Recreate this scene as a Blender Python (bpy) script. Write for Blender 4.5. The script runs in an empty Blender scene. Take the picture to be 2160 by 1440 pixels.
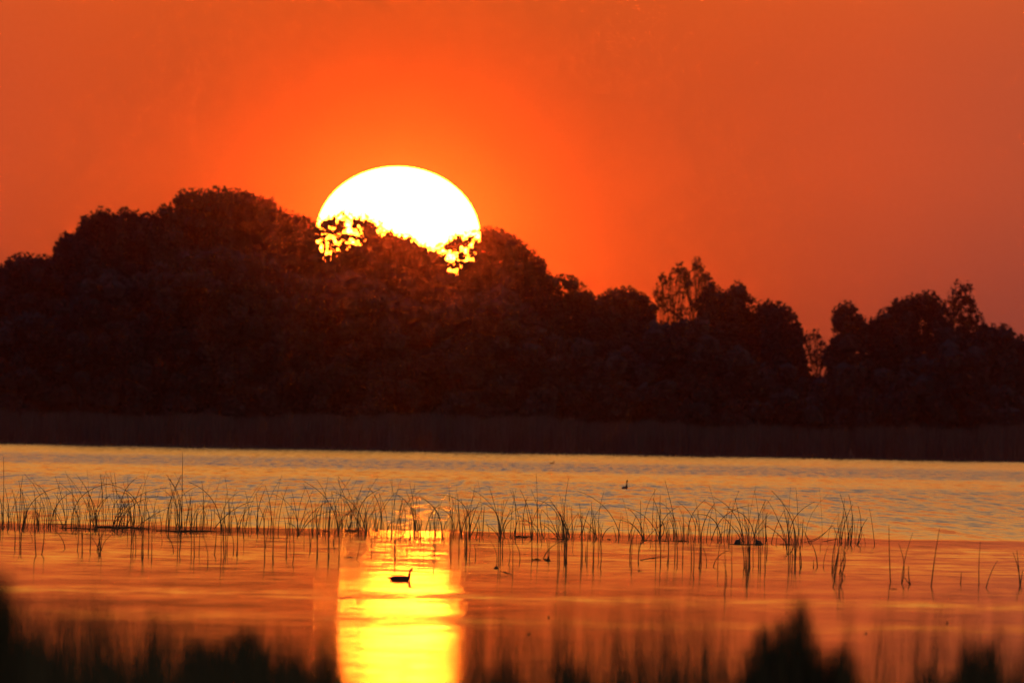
import bpy, math, random
import numpy as np
from mathutils import Matrix, Vector

sc = bpy.context.scene
col = sc.collection
random.seed(7)
rng = np.random.default_rng(7)

# ------------------------------------------------------------------ geometry of the view
S = 1.0 / 37500.0          # radians per photograph pixel (2160 px wide)
H = 1.707                  # eye height above the lake
TH = 0.0185                # camera roll
V0 = 919.0                 # horizon in unrolled rows
FAR = 2000.0

def unroll(x, y):
    dx, dy = x - 1080.0, y - 720.0
    return dx * math.cos(TH) + dy * math.sin(TH), 720.0 - dx * math.sin(TH) + dy * math.cos(TH)

def pos(x, y, D):
    X, v = unroll(x, y)
    return Vector((X * S * D, D, H + (V0 - v) * S * D))

def wdist(x, y):           # distance of the water point seen at x, y
    X, v = unroll(x, y)
    return H / ((v - V0) * S)

# ------------------------------------------------------------------ camera
cam = bpy.data.cameras.new('camera')
cam.sensor_width = 36.0
cam.lens = 36.0 * 37500.0 / 2160.0
cam.clip_start = 1.0
cam.clip_end = 60000.0
cam.dof.use_dof = True
cam.dof.focus_distance = 330.0
cam.dof.aperture_fstop = 11.0
co = bpy.data.objects.new('camera', cam)
col.objects.link(co)
co.matrix_world = (Matrix.Translation((0, 0, H)) @
                   Matrix.Rotation(math.pi / 2 + (V0 - 720) * S, 4, 'X') @
                   Matrix.Rotation(TH, 4, 'Z'))
sc.camera = co
sc.view_settings.view_transform = 'Standard'
sc.view_settings.look = 'None'
sc.view_settings.exposure = 0.0
sc.view_settings.gamma = 1.0
sc.cycles.max_bounces = 6
sc.cycles.denoising_input_passes = 'RGB_ALBEDO_NORMAL'
sc.cycles.volume_bounces = 1
sc.cycles.use_denoising = True
sc.cycles.sample_clamp_indirect = 20.0
sc.render.film_transparent = False

# ------------------------------------------------------------------ sun and sky
SUN = pos(839, 500, 20000.0)
SDIR = (SUN - Vector((0, 0, H))).normalized()
SUN_EL = math.asin(SDIR.z)
SUN_AZ = math.atan2(SDIR.x, SDIR.y)

w = bpy.data.worlds.new('World')
sc.world = w
w.use_nodes = True
nt = w.node_tree
nt.nodes.clear()
N, L = nt.nodes, nt.links

def wn(t, **k):
    n = N.new(t)
    for a, b in k.items():
        setattr(n, a, b)
    return n

def wmath(op, a, b=None, clamp=False):
    n = wn('ShaderNodeMath', operation=op, use_clamp=clamp)
    for i, q in enumerate((a, b)):
        if q is None: continue
        if isinstance(q, (int, float)): n.inputs[i].default_value = q
        else: L.new(q, n.inputs[i])
    return n.outputs[0]

def set_ramp(r, stops, interp='LINEAR'):
    r.color_ramp.interpolation = interp
    e = r.color_ramp.elements
    while len(e) > 1: e.remove(e[-1])
    for i, (p, c) in enumerate(stops):
        if isinstance(c, (int, float)): c = (c, c, c)
        q = e[0] if i == 0 else e.new(p)
        q.position = p
        q.color = (*c, 1)

tc = wn('ShaderNodeTexCoord')
sub = wn('ShaderNodeVectorMath', operation='SUBTRACT')
L.new(tc.outputs['Generated'], sub.inputs[0])
sub.inputs[1].default_value = SDIR
squash = wn('ShaderNodeVectorMath', operation='MULTIPLY')
L.new(sub.outputs[0], squash.inputs[0])
squash.inputs[1].default_value = (1, 1, 0.72)
ln = wn('ShaderNodeVectorMath', operation='LENGTH')
L.new(squash.outputs[0], ln.inputs[0])
dist = ln.outputs['Value']
sq = wmath('SQRT', wmath('MULTIPLY', dist, 0.5))
def sp(px): return math.sqrt(px * S / 2)
low = wn('ShaderNodeValToRGB')
set_ramp(low, [(0, (.58, .068, .007)), (sp(150), (.58, .064, .008)), (sp(260), (.57, .062, .009)),
               (sp(450), (.55, .068, .012)), (sp(700), (.59, .075, .016)),
               (sp(1000), (.58, .078, .022)), (sp(1350), (.48, .078, .030)), (sp(2300), (.30, .065, .035)),
               (0.5, (.07, .08, .14)), (1, (.045, .085, .18))])
L.new(sq, low.inputs[0])
sep = wn('ShaderNodeSeparateXYZ')
L.new(tc.outputs['Generated'], sep.inputs[0])
el = sep.outputs['Z']
high = wn('ShaderNodeValToRGB')
set_ramp(high, [(0, (.80, .10, .02)), (.025, (.88, .128, .013)), (.05, (1.0, .34, .035)), (.085, (.85, .38, .075)),
                (.12, (.34, .21, .13)), (.2, (.22, .17, .16)), (.35, (.12, .15, .22)), (.6, (.07, .12, .22)), (1, (.045, .09, .19))])
L.new(el, high.inputs[0])
# the glow leans to the sun's side of the sky
side = wn('ShaderNodeMapRange', interpolation_type='SMOOTHSTEP')
L.new(dist, side.inputs[0])
side.inputs[1].default_value = 0.25; side.inputs[2].default_value = 1.6
side.inputs[3].default_value = 1.0; side.inputs[4].default_value = 0.9
hs = wn('ShaderNodeVectorMath', operation='SCALE')
L.new(high.outputs[0], hs.inputs[0]); L.new(side.outputs[0], hs.inputs['Scale'])
grey = wn('ShaderNodeMix', data_type='RGBA')
gx = wn('ShaderNodeMapRange', interpolation_type='SMOOTHSTEP')
L.new(sep.outputs['X'], gx.inputs[0]); gx.inputs[1].default_value = -.005; gx.inputs[2].default_value = .035
gx.inputs[3].default_value = 0; gx.inputs[4].default_value = .45
ge = wn('ShaderNodeMapRange', interpolation_type='SMOOTHSTEP')
L.new(el, ge.inputs[0]); ge.inputs[1].default_value = .035; ge.inputs[2].default_value = .075
L.new(wmath('MULTIPLY', gx.outputs[0], ge.outputs[0]), grey.inputs[0]); L.new(hs.outputs[0], grey.inputs[6]); grey.inputs[7].default_value = (.40, .21, .10, 1)
blend = wn('ShaderNodeMapRange', interpolation_type='SMOOTHSTEP')
L.new(el, blend.inputs[0])
blend.inputs[1].default_value = 0.016; blend.inputs[2].default_value = 0.042
mx = wn('ShaderNodeMix', data_type='RGBA')
L.new(blend.outputs[0], mx.inputs[0]); L.new(low.outputs[0], mx.inputs[6]); L.new(grey.outputs[2], mx.inputs[7])
# faint unevenness of the dusty air
mp = wn('ShaderNodeMapping'); mp.inputs['Scale'].default_value = (60, 60, 150)
L.new(tc.outputs['Generated'], mp.inputs[0])
nz = wn('ShaderNodeTexNoise'); nz.inputs['Scale'].default_value = 1.0; nz.inputs['Detail'].default_value = 3.0
L.new(mp.outputs[0], nz.inputs['Vector'])
mr = wn('ShaderNodeMapRange'); L.new(nz.outputs[0], mr.inputs[0])
mr.inputs[1].default_value = .3; mr.inputs[2].default_value = .7
mr.inputs[3].default_value = .985; mr.inputs[4].default_value = 1.015
vs = wn('ShaderNodeVectorMath', operation='SCALE')
thick = wn('ShaderNodeMapRange', interpolation_type='SMOOTHSTEP')      # dust thickens toward the horizon
L.new(el, thick.inputs[0])
thick.inputs[1].default_value = .001; thick.inputs[2].default_value = .017
thick.inputs[3].default_value = .55; thick.inputs[4].default_value = 1.0
mauve = wn('ShaderNodeMix', data_type='RGBA')
away = wn('ShaderNodeMapRange', interpolation_type='SMOOTHSTEP')
L.new(dist, away.inputs[0]); away.inputs[1].default_value = 500 * S; away.inputs[2].default_value = 1700 * S
L.new(wmath('MULTIPLY', wmath('SUBTRACT', 1.0, thick.outputs[0]), wmath('MULTIPLY', away.outputs[0], 1.8)), mauve.inputs[0])
L.new(mx.outputs[2], mauve.inputs[6]); mauve.inputs[7].default_value = (.30, .085, .07, 1)
L.new(mauve.outputs[2], vs.inputs[0]); L.new(wmath('MULTIPLY', mr.outputs[0], thick.outputs[0]), vs.inputs['Scale'])
bg1 = wn('ShaderNodeBackground'); L.new(vs.outputs[0], bg1.inputs[0]); bg1.inputs[1].default_value = 1.0
sky = wn('ShaderNodeTexSky', sky_type='NISHITA')
sky.sun_disc = False
sky.sun_elevation = SUN_EL
sky.sun_rotation = SUN_AZ
sky.dust_density = 6.0; sky.air_density = 2.0; sky.ozone_density = 1.0
bg2 = wn('ShaderNodeBackground'); L.new(sky.outputs[0], bg2.inputs[0]); bg2.inputs[1].default_value = 0.001
add = wn('ShaderNodeAddShader'); L.new(bg1.outputs[0], add.inputs[0]); L.new(bg2.outputs[0], add.inputs[1])
out = wn('ShaderNodeOutputWorld'); L.new(add.outputs[0], out.inputs[0])

sl = bpy.data.lights.new('sunlight', 'SUN')
sl.energy = 0.002
sl.angle = math.radians(0.53)
sl.color = (1.0, 0.36, 0.035)
so = bpy.data.objects.new('sunlight', sl)
col.objects.link(so)
SL = (pos(839, 523, 20000.0) - Vector((0, 0, H))).normalized()   # centre of the unflattened disc
so.rotation_euler = SL.to_track_quat('Z', 'Y').to_euler()

# ------------------------------------------------------------------ helpers
def tag(o, label=None, cat=None, group=None, kind=None):
    if label: o['label'] = label
    if cat: o['category'] = cat
    if group: o['group'] = group
    if kind: o['kind'] = kind
    return o

def empty(name, loc):
    o = bpy.data.objects.new(name, None)
    o.empty_display_size = 0.2
    o.location = loc
    col.objects.link(o)
    return o

class MB:
    def __init__(s): s.v = []; s.f = []; s.n = 0
    def add(s, v, f):
        v = np.asarray(v, float).reshape(-1, 3)
        s.v.append(v)
        s.f.extend([tuple(int(i) + s.n for i in q) for q in f])
        s.n += len(v)
    def quads(s, q):                       # q: n x 4 x 3
        q = np.asarray(q, float)
        n = len(q)
        s.v.append(q.reshape(-1, 3))
        idx = (np.arange(n * 4).reshape(n, 4) + s.n).tolist()
        s.f.extend(idx)
        s.n += n * 4
    def build(s, name, m, parent=None, smooth=False):
        v = np.concatenate(s.v) if s.v else np.zeros((0, 3))
        if parent is not None: v = v - np.array(parent.location)
        me = bpy.data.meshes.new(name)
        me.from_pydata(v.tolist(), [], s.f)
        me.materials.append(m)
        if smooth:
            me.polygons.foreach_set('use_smooth', [True] * len(me.polygons))
        me.update()
        o = bpy.data.objects.new(name, me)
        col.objects.link(o)
        if parent is not None: o.parent = parent
        return o

def tube(mb, pts, rad, sides=5, flat=None):
    """tapered tube along pts; rad = radius or (rw, rh) per point"""
    P = [Vector(p) for p in pts]
    vs = []
    for i, p in enumerate(P):
        t = (P[min(i + 1, len(P) - 1)] - P[max(i - 1, 0)])
        t = t.normalized() if t.length > 1e-9 else Vector((0, 0, 1))
        a = Vector((0, 1, 0)) if abs(t.y) < .9 else Vector((1, 0, 0))
        b = t.cross(a).normalized(); a = b.cross(t).normalized()
        r = rad[i]
        ra, rb = (r if isinstance(r, tuple) else (r, r))
        for k in range(sides):
            q = 2 * math.pi * k / sides
            vs.append(p + a * (ra * math.cos(q)) + b * (rb * math.sin(q)))
    fs = []
    for i in range(len(P) - 1):
        for k in range(sides):
            k2 = (k + 1) % sides
            fs.append((i * sides + k, i * sides + k2, (i + 1) * sides + k2, (i + 1) * sides + k))
    fs.append(tuple(range(sides))[::-1])
    fs.append(tuple((len(P) - 1) * sides + k for k in range(sides)))
    mb.add([tuple(v) for v in vs], fs)

def bez(p0, pm, p1, n=10):
    """curve through p0, pm, p1"""
    p0, pm, p1 = map(Vector, (p0, pm, p1))
    la, lb = (pm - p0).length, (p1 - pm).length
    t = la / max(la + lb, 1e-6)
    t = min(max(t, .2), .8)
    c = (pm - p0 * (1 - t) ** 2 - p1 * t ** 2) / (2 * t * (1 - t))
    return [p0 * (1 - u) ** 2 + c * (2 * u * (1 - u)) + p1 * u * u for u in [i / n for i in range(n + 1)]]

# ------------------------------------------------------------------ materials
def mat(name, c, rough=.8, var=.35, scale=1.0, spec=.2):
    m = bpy.data.materials.new(name); m.use_nodes = True
    t = m.node_tree; b = t.nodes['Principled BSDF']
    tcn = t.nodes.new('ShaderNodeTexCoord')
    n = t.nodes.new('ShaderNodeTexNoise'); n.inputs['Scale'].default_value = scale; n.inputs['Detail'].default_value = 4
    t.links.new(tcn.outputs['Object'], n.inputs['Vector'])
    r = t.nodes.new('ShaderNodeValToRGB')
    set_ramp(r, [(.3, tuple(q * (1 - var) for q in c)), (.7, tuple(q * (1 + var) for q in c))])
    t.links.new(n.outputs[0], r.inputs[0]); t.links.new(r.outputs[0], b.inputs['Base Color'])
    b.inputs['Roughness'].default_value = rough
    b.inputs['Specular IOR Level'].default_value = 0.0 if c[1] < .06 and 'foliage' in name else spec
    return m

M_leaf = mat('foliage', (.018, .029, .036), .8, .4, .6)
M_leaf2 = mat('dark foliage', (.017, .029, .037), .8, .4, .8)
M_bark = mat('bark', (.03, .027, .025), .9, .3, 2.0)
M_reed = mat('reed', (.022, .032, .040), .7, .3, .5)
M_rush = mat('rush stem', (.11, .075, .03), .6, .3, 3.0)
M_sedge = mat('sedge', (.045, .05, .022), .7, .4, 2.0)
M_ground = mat('marsh ground', (.07, .06, .04), .95, .4, .05)
M_bird = mat('dark plumage', (.05, .04, .035), .6, .3, 20.0)
M_bill = mat('bill', (.20, .15, .09), .4, .2, 30.0)
M_shell = mat('turtle shell', (.035, .035, .025), .45, .4, 30.0)
M_litter = mat('wet litter', (.05, .04, .025), .7, .3, 10.0)

# water: dark body, sharp reflection, ripples that grow and die with the wind
def water_mat():
    m = bpy.data.materials.new('water'); m.use_nodes = True
    t = m.node_tree; b = t.nodes['Principled BSDF']; Nn, Ll = t.nodes, t.links
    def mth(op, a, b_=None, c_=None):
        n = Nn.new('ShaderNodeMath'); n.operation = op
        for i, q in enumerate((a, b_, c_)):
            if q is None: continue
            if isinstance(q, (int, float)): n.inputs[i].default_value = q
            else: Ll.new(q, n.inputs[i])
        return n.outputs[0]
    def noise(sx, sy, det, rough=.55, off=0):
        mp = Nn.new('ShaderNodeMapping'); mp.inputs['Scale'].default_value = (sx, sy, 1)
        mp.inputs['Location'].default_value = (off, off * 1.7, 0)
        Ll.new(geo.outputs['Position'], mp.inputs[0])
        n = Nn.new('ShaderNodeTexNoise'); n.inputs['Scale'].default_value = 1
        n.inputs['Detail'].default_value = det; n.inputs['Roughness'].default_value = rough
        Ll.new(mp.outputs[0], n.inputs['Vector'])
        return n.outputs[0]
    geo = Nn.new('ShaderNodeNewGeometry')
    sp_ = Nn.new('ShaderNodeSeparateXYZ'); Ll.new(geo.outputs['Position'], sp_.inputs[0])
    Y = sp_.outputs['Y']
    # wandering edges of the wind bands
    wob = mth('MULTIPLY', mth('SUBTRACT', noise(1/14, 1/120, 4), .5), .035)
    Yw = mth('MULTIPLY', Y, mth('ADD', wob, 1.0))
    # position along the lake, in the ramp's 0..1
    rp = Nn.new('ShaderNodeValToRGB')
    Ll.new(mth('DIVIDE', Yw, 2000.0), rp.inputs[0])
    def yy(v): return H / ((v - V0) * S) / 2000.0
    bands = WATER_BANDS
    st = sorted((yy(v), a) for v, a in bands)
    set_ramp(rp, st)
    ripple = rp.outputs[0]
    # patches and streaks
    n1 = noise(1/2.6, 1/9, 6, .6, 3)
    n2 = noise(1/.35, 1/1.4, 4, .65, 11)
    n3 = noise(1/9, 1/60, 3, .5, 23)
    big = mth('SUBTRACT', n1, .5); fine = mth('SUBTRACT', n2, .5); patch = mth('SUBTRACT', n3, .5)
    # tilt of the facets toward the viewer grows with the ripple
    amp = mth('MULTIPLY_ADD', ripple, TILT[1], TILT[0])
    n4 = noise(1/.55, 1/24, 4, .7, 57)
    n5 = noise(1/.8, 1/2.6, 4, .7, 71)
    far_ = mth('MULTIPLY', mth('MULTIPLY', mth('SUBTRACT', n4, .5), ripple), 13.0)
    near_ = mth('MULTIPLY', mth('SUBTRACT', n5, .5), 6.0)
    vary = mth('ADD', mth('MULTIPLY_ADD', big, 2.0, 1.0), mth('ADD', mth('MULTIPLY', fine, 1.6), mth('MULTIPLY', patch, 1.4)))
    vary = mth('ADD', vary, mth('ADD', far_, near_))
    vary = mth('MAXIMUM', vary, 0.12)
    ty = mth('MULTIPLY', mth('MULTIPLY', amp, vary), -1.0)
    tx = mth('MULTIPLY', mth('MULTIPLY', amp, mth('SUBTRACT', noise(1/1.1, 1/3.0, 4, .6, 41), .5)), 1.2)
    cb = Nn.new('ShaderNodeCombineXYZ'); Ll.new(tx, cb.inputs[0]); Ll.new(ty, cb.inputs[1]); cb.inputs[2].default_value = 1
    nm = Nn.new('ShaderNodeVectorMath'); nm.operation = 'NORMALIZE'; Ll.new(cb.outputs[0], nm.inputs[0])
    Ll.new(nm.outputs[0], b.inputs['Normal'])
    Ll.new(mth('MULTIPLY_ADD', ripple, ROUGH[1], ROUGH[0]), b.inputs['Roughness'])
    b.inputs['Base Color'].default_value = (.010, .012, .014, 1)
    b.inputs['IOR'].default_value = 1.333
    return m

TILT = (.0023, .050)
ROUGH = (.065, .055)
WATER_BANDS = [(952, .48), (970, .46), (978, .95), (991, .92), (997, .44), (1012, .44), (1019, .75), (1050, .70),
               (1085, .60), (1112, .46), (1120, .36), (1123, .03), (1138, .03), (1141, .20), (1160, .17), (1165, .07),
               (1172, .16), (1205, .12), (1218, .035), (1234, .07), (1240, .0), (1257, .0), (1260, .15), (1263, .15),
               (1266, .01), (1280, .03), (1284, .0), (1307, .0), (1309, .08), (1312, .12), (1315, .0), (1440, .0)]
M_water = water_mat()

# ------------------------------------------------------------------ the setting
def ground():
    ys = [(-500, .3), (0, .3), (50, .28), (62, .22), (70, .12), (78, -.15), (100, -1.0), (1000, -1.4), (1900, -1.3),
          (1962, -.5), (1985, .5), (2005, 2.7), (2025, 3.5), (2100, 4.4), (2400, 6), (6000, 8)]
    xs = [-3000, -1500, -600, -200] + list(range(-100, 101, 8)) + [200, 600, 1500, 3000]
    vs, fs = [], []
    for j, (y, z) in enumerate(ys):
        for i, x in enumerate(xs):
            vs.append((x, y, z + (random.uniform(-.08, .08) if abs(x) < 150 and z > 0 else 0)))
    n = len(xs)
    for j in range(len(ys) - 1):
        for i in range(n - 1):
            fs.append((j * n + i, j * n + i + 1, (j + 1) * n + i + 1, (j + 1) * n + i))
    mb = MB(); mb.add(vs, fs)
    tag(mb.build('ground', M_ground, smooth=True), kind='structure')
ground()
mb = MB(); mb.add([(-2900, 72, 0), (2900, 72, 0), (2900, 1990, 0), (-2900, 1990, 0)], [(0, 1, 2, 3)])
tag(mb.build('water', M_water), kind='structure')

# the sun's flattened disc
SUN_L = 145
def sun_disc():
    mb = MB()
    a, b = 173 * S * 20000, 148 * S * 20000
    nu, nv = 96, 32
    vs, fs = [], []
    for j in range(nv + 1):
        ph = math.pi * j / nv
        for i in range(nu):
            th = 2 * math.pi * i / nu
            vs.append((SUN.x + a * math.sin(ph) * math.cos(th), SUN.y + a * math.sin(ph) * math.sin(th), SUN.z + b * math.cos(ph)))
    for j in range(nv):
        for i in range(nu):
            i2 = (i + 1) % nu
            fs.append((j * nu + i, j * nu + i2, (j + 1) * nu + i2, (j + 1) * nu + i))
    mb.add(vs, fs)
    m = bpy.data.materials.new('sun'); m.use_nodes = True
    t = m.node_tree; t.nodes.clear()
    e = t.nodes.new('ShaderNodeEmission'); e.inputs[0].default_value = (1, .20, .011, 1); e.inputs[1].default_value = SUN_L
    o = t.nodes.new('ShaderNodeOutputMaterial'); t.links.new(e.outputs[0], o.inputs[0])
    m.cycles.emission_sampling = 'FRONT'
    tag(mb.build('sun', m, smooth=True), 'blazing white setting sun with yellow rim sinking behind the tree line', 'sun')
sun_disc()

# ------------------------------------------------------------------ far shore trees
SKY = [(-200, 600), (-60, 585), (0, 565), (20, 549), (45, 540), (80, 541), (110, 550), (120, 538), (126, 502), (140, 492), (150, 500),
       (165, 488), (173, 464), (190, 456), (213, 444), (225, 446), (240, 456), (262, 446), (285, 447), (305, 457), (332, 452),
       (341, 437), (352, 440), (363, 432), (380, 408), (400, 404), (430, 405), (455, 399), (470, 405), (483, 401), (520, 408),
       (548, 419), (575, 424), (586, 444), (610, 452), (640, 456), (668, 466), (692, 463), (712, 456), (722, 448), (735, 458),
       (770, 459), (788, 470), (830, 494), (860, 501), (890, 520), (912, 529), (925, 522), (945, 510), (965, 500), (990, 494),
       (1010, 491), (1030, 484), (1050, 486), (1078, 500), (1100, 514), (1127, 535), (1150, 558), (1156, 578), (1168, 586),
       (1190, 585), (1207, 588), (1226, 602), (1246, 616), (1262, 626), (1282, 617), (1305, 611), (1335, 610), (1355, 622),
       (1372, 640), (1380, 620), (1392, 585), (1400, 578), (1410, 600), (1420, 565), (1440, 562), (1455, 585), (1466, 552), (1474, 545),
       (1482, 575), (1495, 580), (1506, 612), (1516, 612), (1530, 622), (1542, 606), (1556, 597), (1566, 600), (1572, 622), (1600, 640),
       (1625, 640), (1650, 645), (1666, 654), (1680, 672), (1690, 702), (1700, 715), (1715, 700), (1728, 703), (1744, 740),
       (1752, 735), (1757, 690), (1768, 650), (1778, 640), (1796, 643), (1808, 655), (1815, 678), (1832, 680), (1857, 662),
       (1875, 650), (1890, 634), (1905, 634), (1922, 628), (1950, 622), (1965, 617), (1982, 636), (1996, 642), (2005, 625),
       (2018, 597), (2026, 600), (2036, 606), (2044, 596), (2055, 640), (2070, 668), (2078, 690), (2104, 690), (2124, 690),
       (2134, 710), (2160, 716), (2230, 720), (2400, 740)]
SX = np.array([p[0] for p in SKY], float); SY = np.array([p[1] for p in SKY], float)
def P(x): return float(np.interp(x, SX, SY))
# places where the sky shows through: (x, y, rx, ry, leaves kept)
GAPS = [(712, 500, 56, 38, .50), (690, 530, 32, 26, .55), (748, 500, 34, 22, .6), (800, 490, 16, 10, .6), (685, 572, 7, 7, .3),
        (958, 540, 36, 26, .5), (988, 520, 26, 28, .42), (965, 570, 22, 16, .55), (248, 527, 7, 14, .35), (612, 478, 12, 12, .45),
        (1035, 548, 50, 12, .6), (1180, 612, 24, 12, .3), (1222, 614, 12, 8, .3), (1200, 668, 22, 10, .55),
        (1152, 566, 10, 12, .5), (1440, 625, 40, 30, .7), (1585, 648, 18, 12, .4), (1606, 760, 8, 20, .7), (1722, 755, 30, 45, .45),
        (1776, 705, 20, 14, .5), (1812, 742, 18, 14, .35), (1845, 725, 10, 10, .4), (1885, 700, 12, 14, .4), (1945, 675, 12, 12, .35),
        (1988, 680, 14, 18, .3), (1955, 694, 26, 10, .45), (1975, 712, 22, 10, .35), (2026, 650, 50, 55, .55), (2058, 685, 18, 14, .35)]
def keep(x, y):
    k = 1.0
    if y < P(x) + 13 and 650 < x < 1010: return 1.0
    for gx, gy, rx, ry, q in GAPS:
        d = ((x - gx) / rx) ** 2 + ((y - gy) / ry) ** 2
        if d < 1: k = min(k, q)
    return k

ICO = None
def ico():
    global ICO
    if ICO is None:
        import bmesh
        bm = bmesh.new(); bmesh.ops.create_icosphere(bm, subdivisions=1, radius=1)
        ICO = (np.array([v.co[:] for v in bm.verts]), [tuple(v.index for v in f.verts) for f in bm.faces]); bm.free()
    return ICO

def lobe(mb, c, r, n, size, core=True, solid=.72):
    if core:
        v, f = ico()
        k = solid * r * (1 + rng.uniform(-.22, .18, (len(v), 1)))
        mb.add(v * k + np.array(c), f)
    if n <= 0: return
    d = rng.normal(size=(n, 3)); d /= np.linalg.norm(d, axis=1)[:, None]
    rr = r * rng.uniform(.55, 1.12, (n, 1)) if core else r * rng.uniform(.1, 1.05, (n, 1))
    p = d * rr + np.array(c)
    a = rng.normal(size=(n, 3)); a /= np.linalg.norm(a, axis=1)[:, None]
    b = np.cross(a, rng.normal(size=(n, 3))); b /= np.linalg.norm(b, axis=1)[:, None]
    s = size * rng.uniform(.5, 1.3, (n, 1))
    a = a * s; b = b * s * rng.uniform(.5, .9, (n, 1))
    mb.quads(np.stack([p - a, p - b * .8, p + a, p + b], axis=1))

def tree(xa, xb, D, label, group='trees along the far shore', airy=0, name='broadleaf_tree', fill=170, cat='tree', skyf=P, lo=0):
    xm = (xa + xb) / 2; w = (xb - xa) / 2
    base = pos(xm, 720, D); base.z = 3.2 if D < 2030 else 3.6
    root = empty(name, base)
    tag(root, label, cat, group)
    px = S * D
    cr = MB(); cents = []
    jobs = []
    x = xa + 8
    while x < xb - 6:                                   # lobes that make the outline
        u = (x - xm) / w
        r = random.uniform(8, 19) * (1 if not airy else .75)
        drop = max(0, (abs(u) - .72)) * w * .9
        jobs.append((x, skyf(x) + r * .92 + drop, r)); x += random.uniform(7, 13)
    for k in range(int((xb - xa) * fill / 620)):
        u = random.uniform(-1, 1); x = xm + u * w * .92
        r = random.uniform(15, 28)
        y = skyf(x) + r + 10 + random.random() ** .8 * fill
        jobs.append((x, y, r))
    for (x, y, r) in jobs:
        u = (x - xm) / w
        k = keep(x, y)
        dep = math.sqrt(max(0, 1 - u * u)) * w * px * .8
        c = pos(x, y, D); c.y += random.uniform(-1, 1) * dep
        if airy:
            k = min(k, airy)
        cents.append((c, y))
        rr = r * px
        n = int(9 + 62 * rr * rr) if not airy else int(20 + 70 * rr * rr)
        if k < 1:
            lobe(cr, c, rr * 1.05, int(n * (k * 1.5 + .1)), .17, core=False)
        else:
            lobe(cr, c, rr, n, .26, core=True)
    # leaf sprays poking out of the outline
    for k in range(int(w * 1.5)):
        x = random.uniform(xa + 3, xb - 3); u = (x - xm) / w
        if abs(u) > .8: continue
        c = pos(x, skyf(x) + random.uniform(-8, 8), D); c.y += random.uniform(-1, 1) * w * px * .5
        lobe(cr, c, .20, 4, .16, core=False)
    if airy:                                             # fine sprays of twig and leaf all through the crown
        for k in range(int(w * fill * .035 * airy)):
            u = random.gauss(0, .48)
            if abs(u) > 1: continue
            x = xm + u * w; y = skyf(x) + random.random() ** .8 * fill * .8
            c = pos(x, y, D); c.y += random.uniform(-1, 1) * w * px * .7
            lobe(cr, c, random.uniform(.18, .42), random.randint(6, 16), .13, core=False)
    if not airy:                                         # the shaded heart of the crown
        x = xa + 10
        while x < xb - 8:
            y = skyf(x) + 24
            while y < skyf(x) + fill + 30:
                xx, yy_ = x + random.uniform(-5, 5), y + random.uniform(-5, 5)
                if keep(xx, yy_) >= 1 and keep(xx, yy_ - 10) >= 1:
                    u = (xx - xm) / w
                    if yy_ > skyf(xx) + 20 + max(0, abs(u) - .7) * w:
                        c = pos(xx, yy_, D); c.y += random.uniform(-.5, .5) * math.sqrt(max(0, 1 - u * u)) * w * px
                        lobe(cr, c, random.uniform(15, 19) * px, 34, .24, core=False)
                        c.y += 1.6
                        lobe(cr, c, random.uniform(14, 18) * px, 0, .24, solid=1.0)
                elif yy_ > skyf(xx) + 8 and random.random() < 1.0 - .12 * (1 - keep(xx, yy_)):
                    c = pos(xx, yy_, D); c.y += random.uniform(-1, 1)
                    lobe(cr, c, random.uniform(7.5, 11) * px, int(210 * keep(xx, yy_)), .155, core=random.random() < .25, solid=.6)
                y += 13
            x += 12
    # trunk and limbs
    tr = MB()
    topz = pos(xm, skyf(xm) + 18, D).z
    h = topz - base.z
    lean = random.uniform(-.4, .4)
    pts = [base + Vector((0, 0, -.6)), base + Vector((lean * .4, 0, h * .35)), base + Vector((lean, .2, h * .7)), base + Vector((lean * .6, 0, h))]
    R = .012 * h + .06
    tube(tr, pts, [R * 1.25, R * .9, R * .5, R * .12], 7)
    TW = .45 if airy else 1.0
    order = sorted(cents, key=lambda q: q[1])[:14]
    for c, y in order:
        z0 = base.z + h * (random.uniform(.3, .75) if not airy else random.uniform(.15, .55))
        if c.z - z0 < .5: z0 = c.z - .8
        f = (z0 - base.z) / h
        s = base + Vector((lean * f, 0, z0 - base.z))
        m = s.lerp(c, .5) + (Vector((random.uniform(-.2, .2), 0, -.25 * abs(c.x - s.x))) if not airy else Vector((random.uniform(-.08, .08), 0, 0)))
        e = c + Vector((0, 0, .25 if airy else .1))
        tube(tr, bez(s, m, e, 5), [R * .38 * TW, R * .32 * TW, R * .26 * TW, R * .2 * TW, R * .13 * TW, .015], 5)
        if airy:
            for q in range(9):
                e2 = c + Vector((random.uniform(-.6, .6), random.uniform(-.5, .5), random.uniform(.1, .9)))
                tube(tr, [m.lerp(c, random.random()), e2], [.035, .012], 4)
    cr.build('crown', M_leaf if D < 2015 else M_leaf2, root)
    tr.build('trunk', M_bark, root, smooth=True)
    return root

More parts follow.
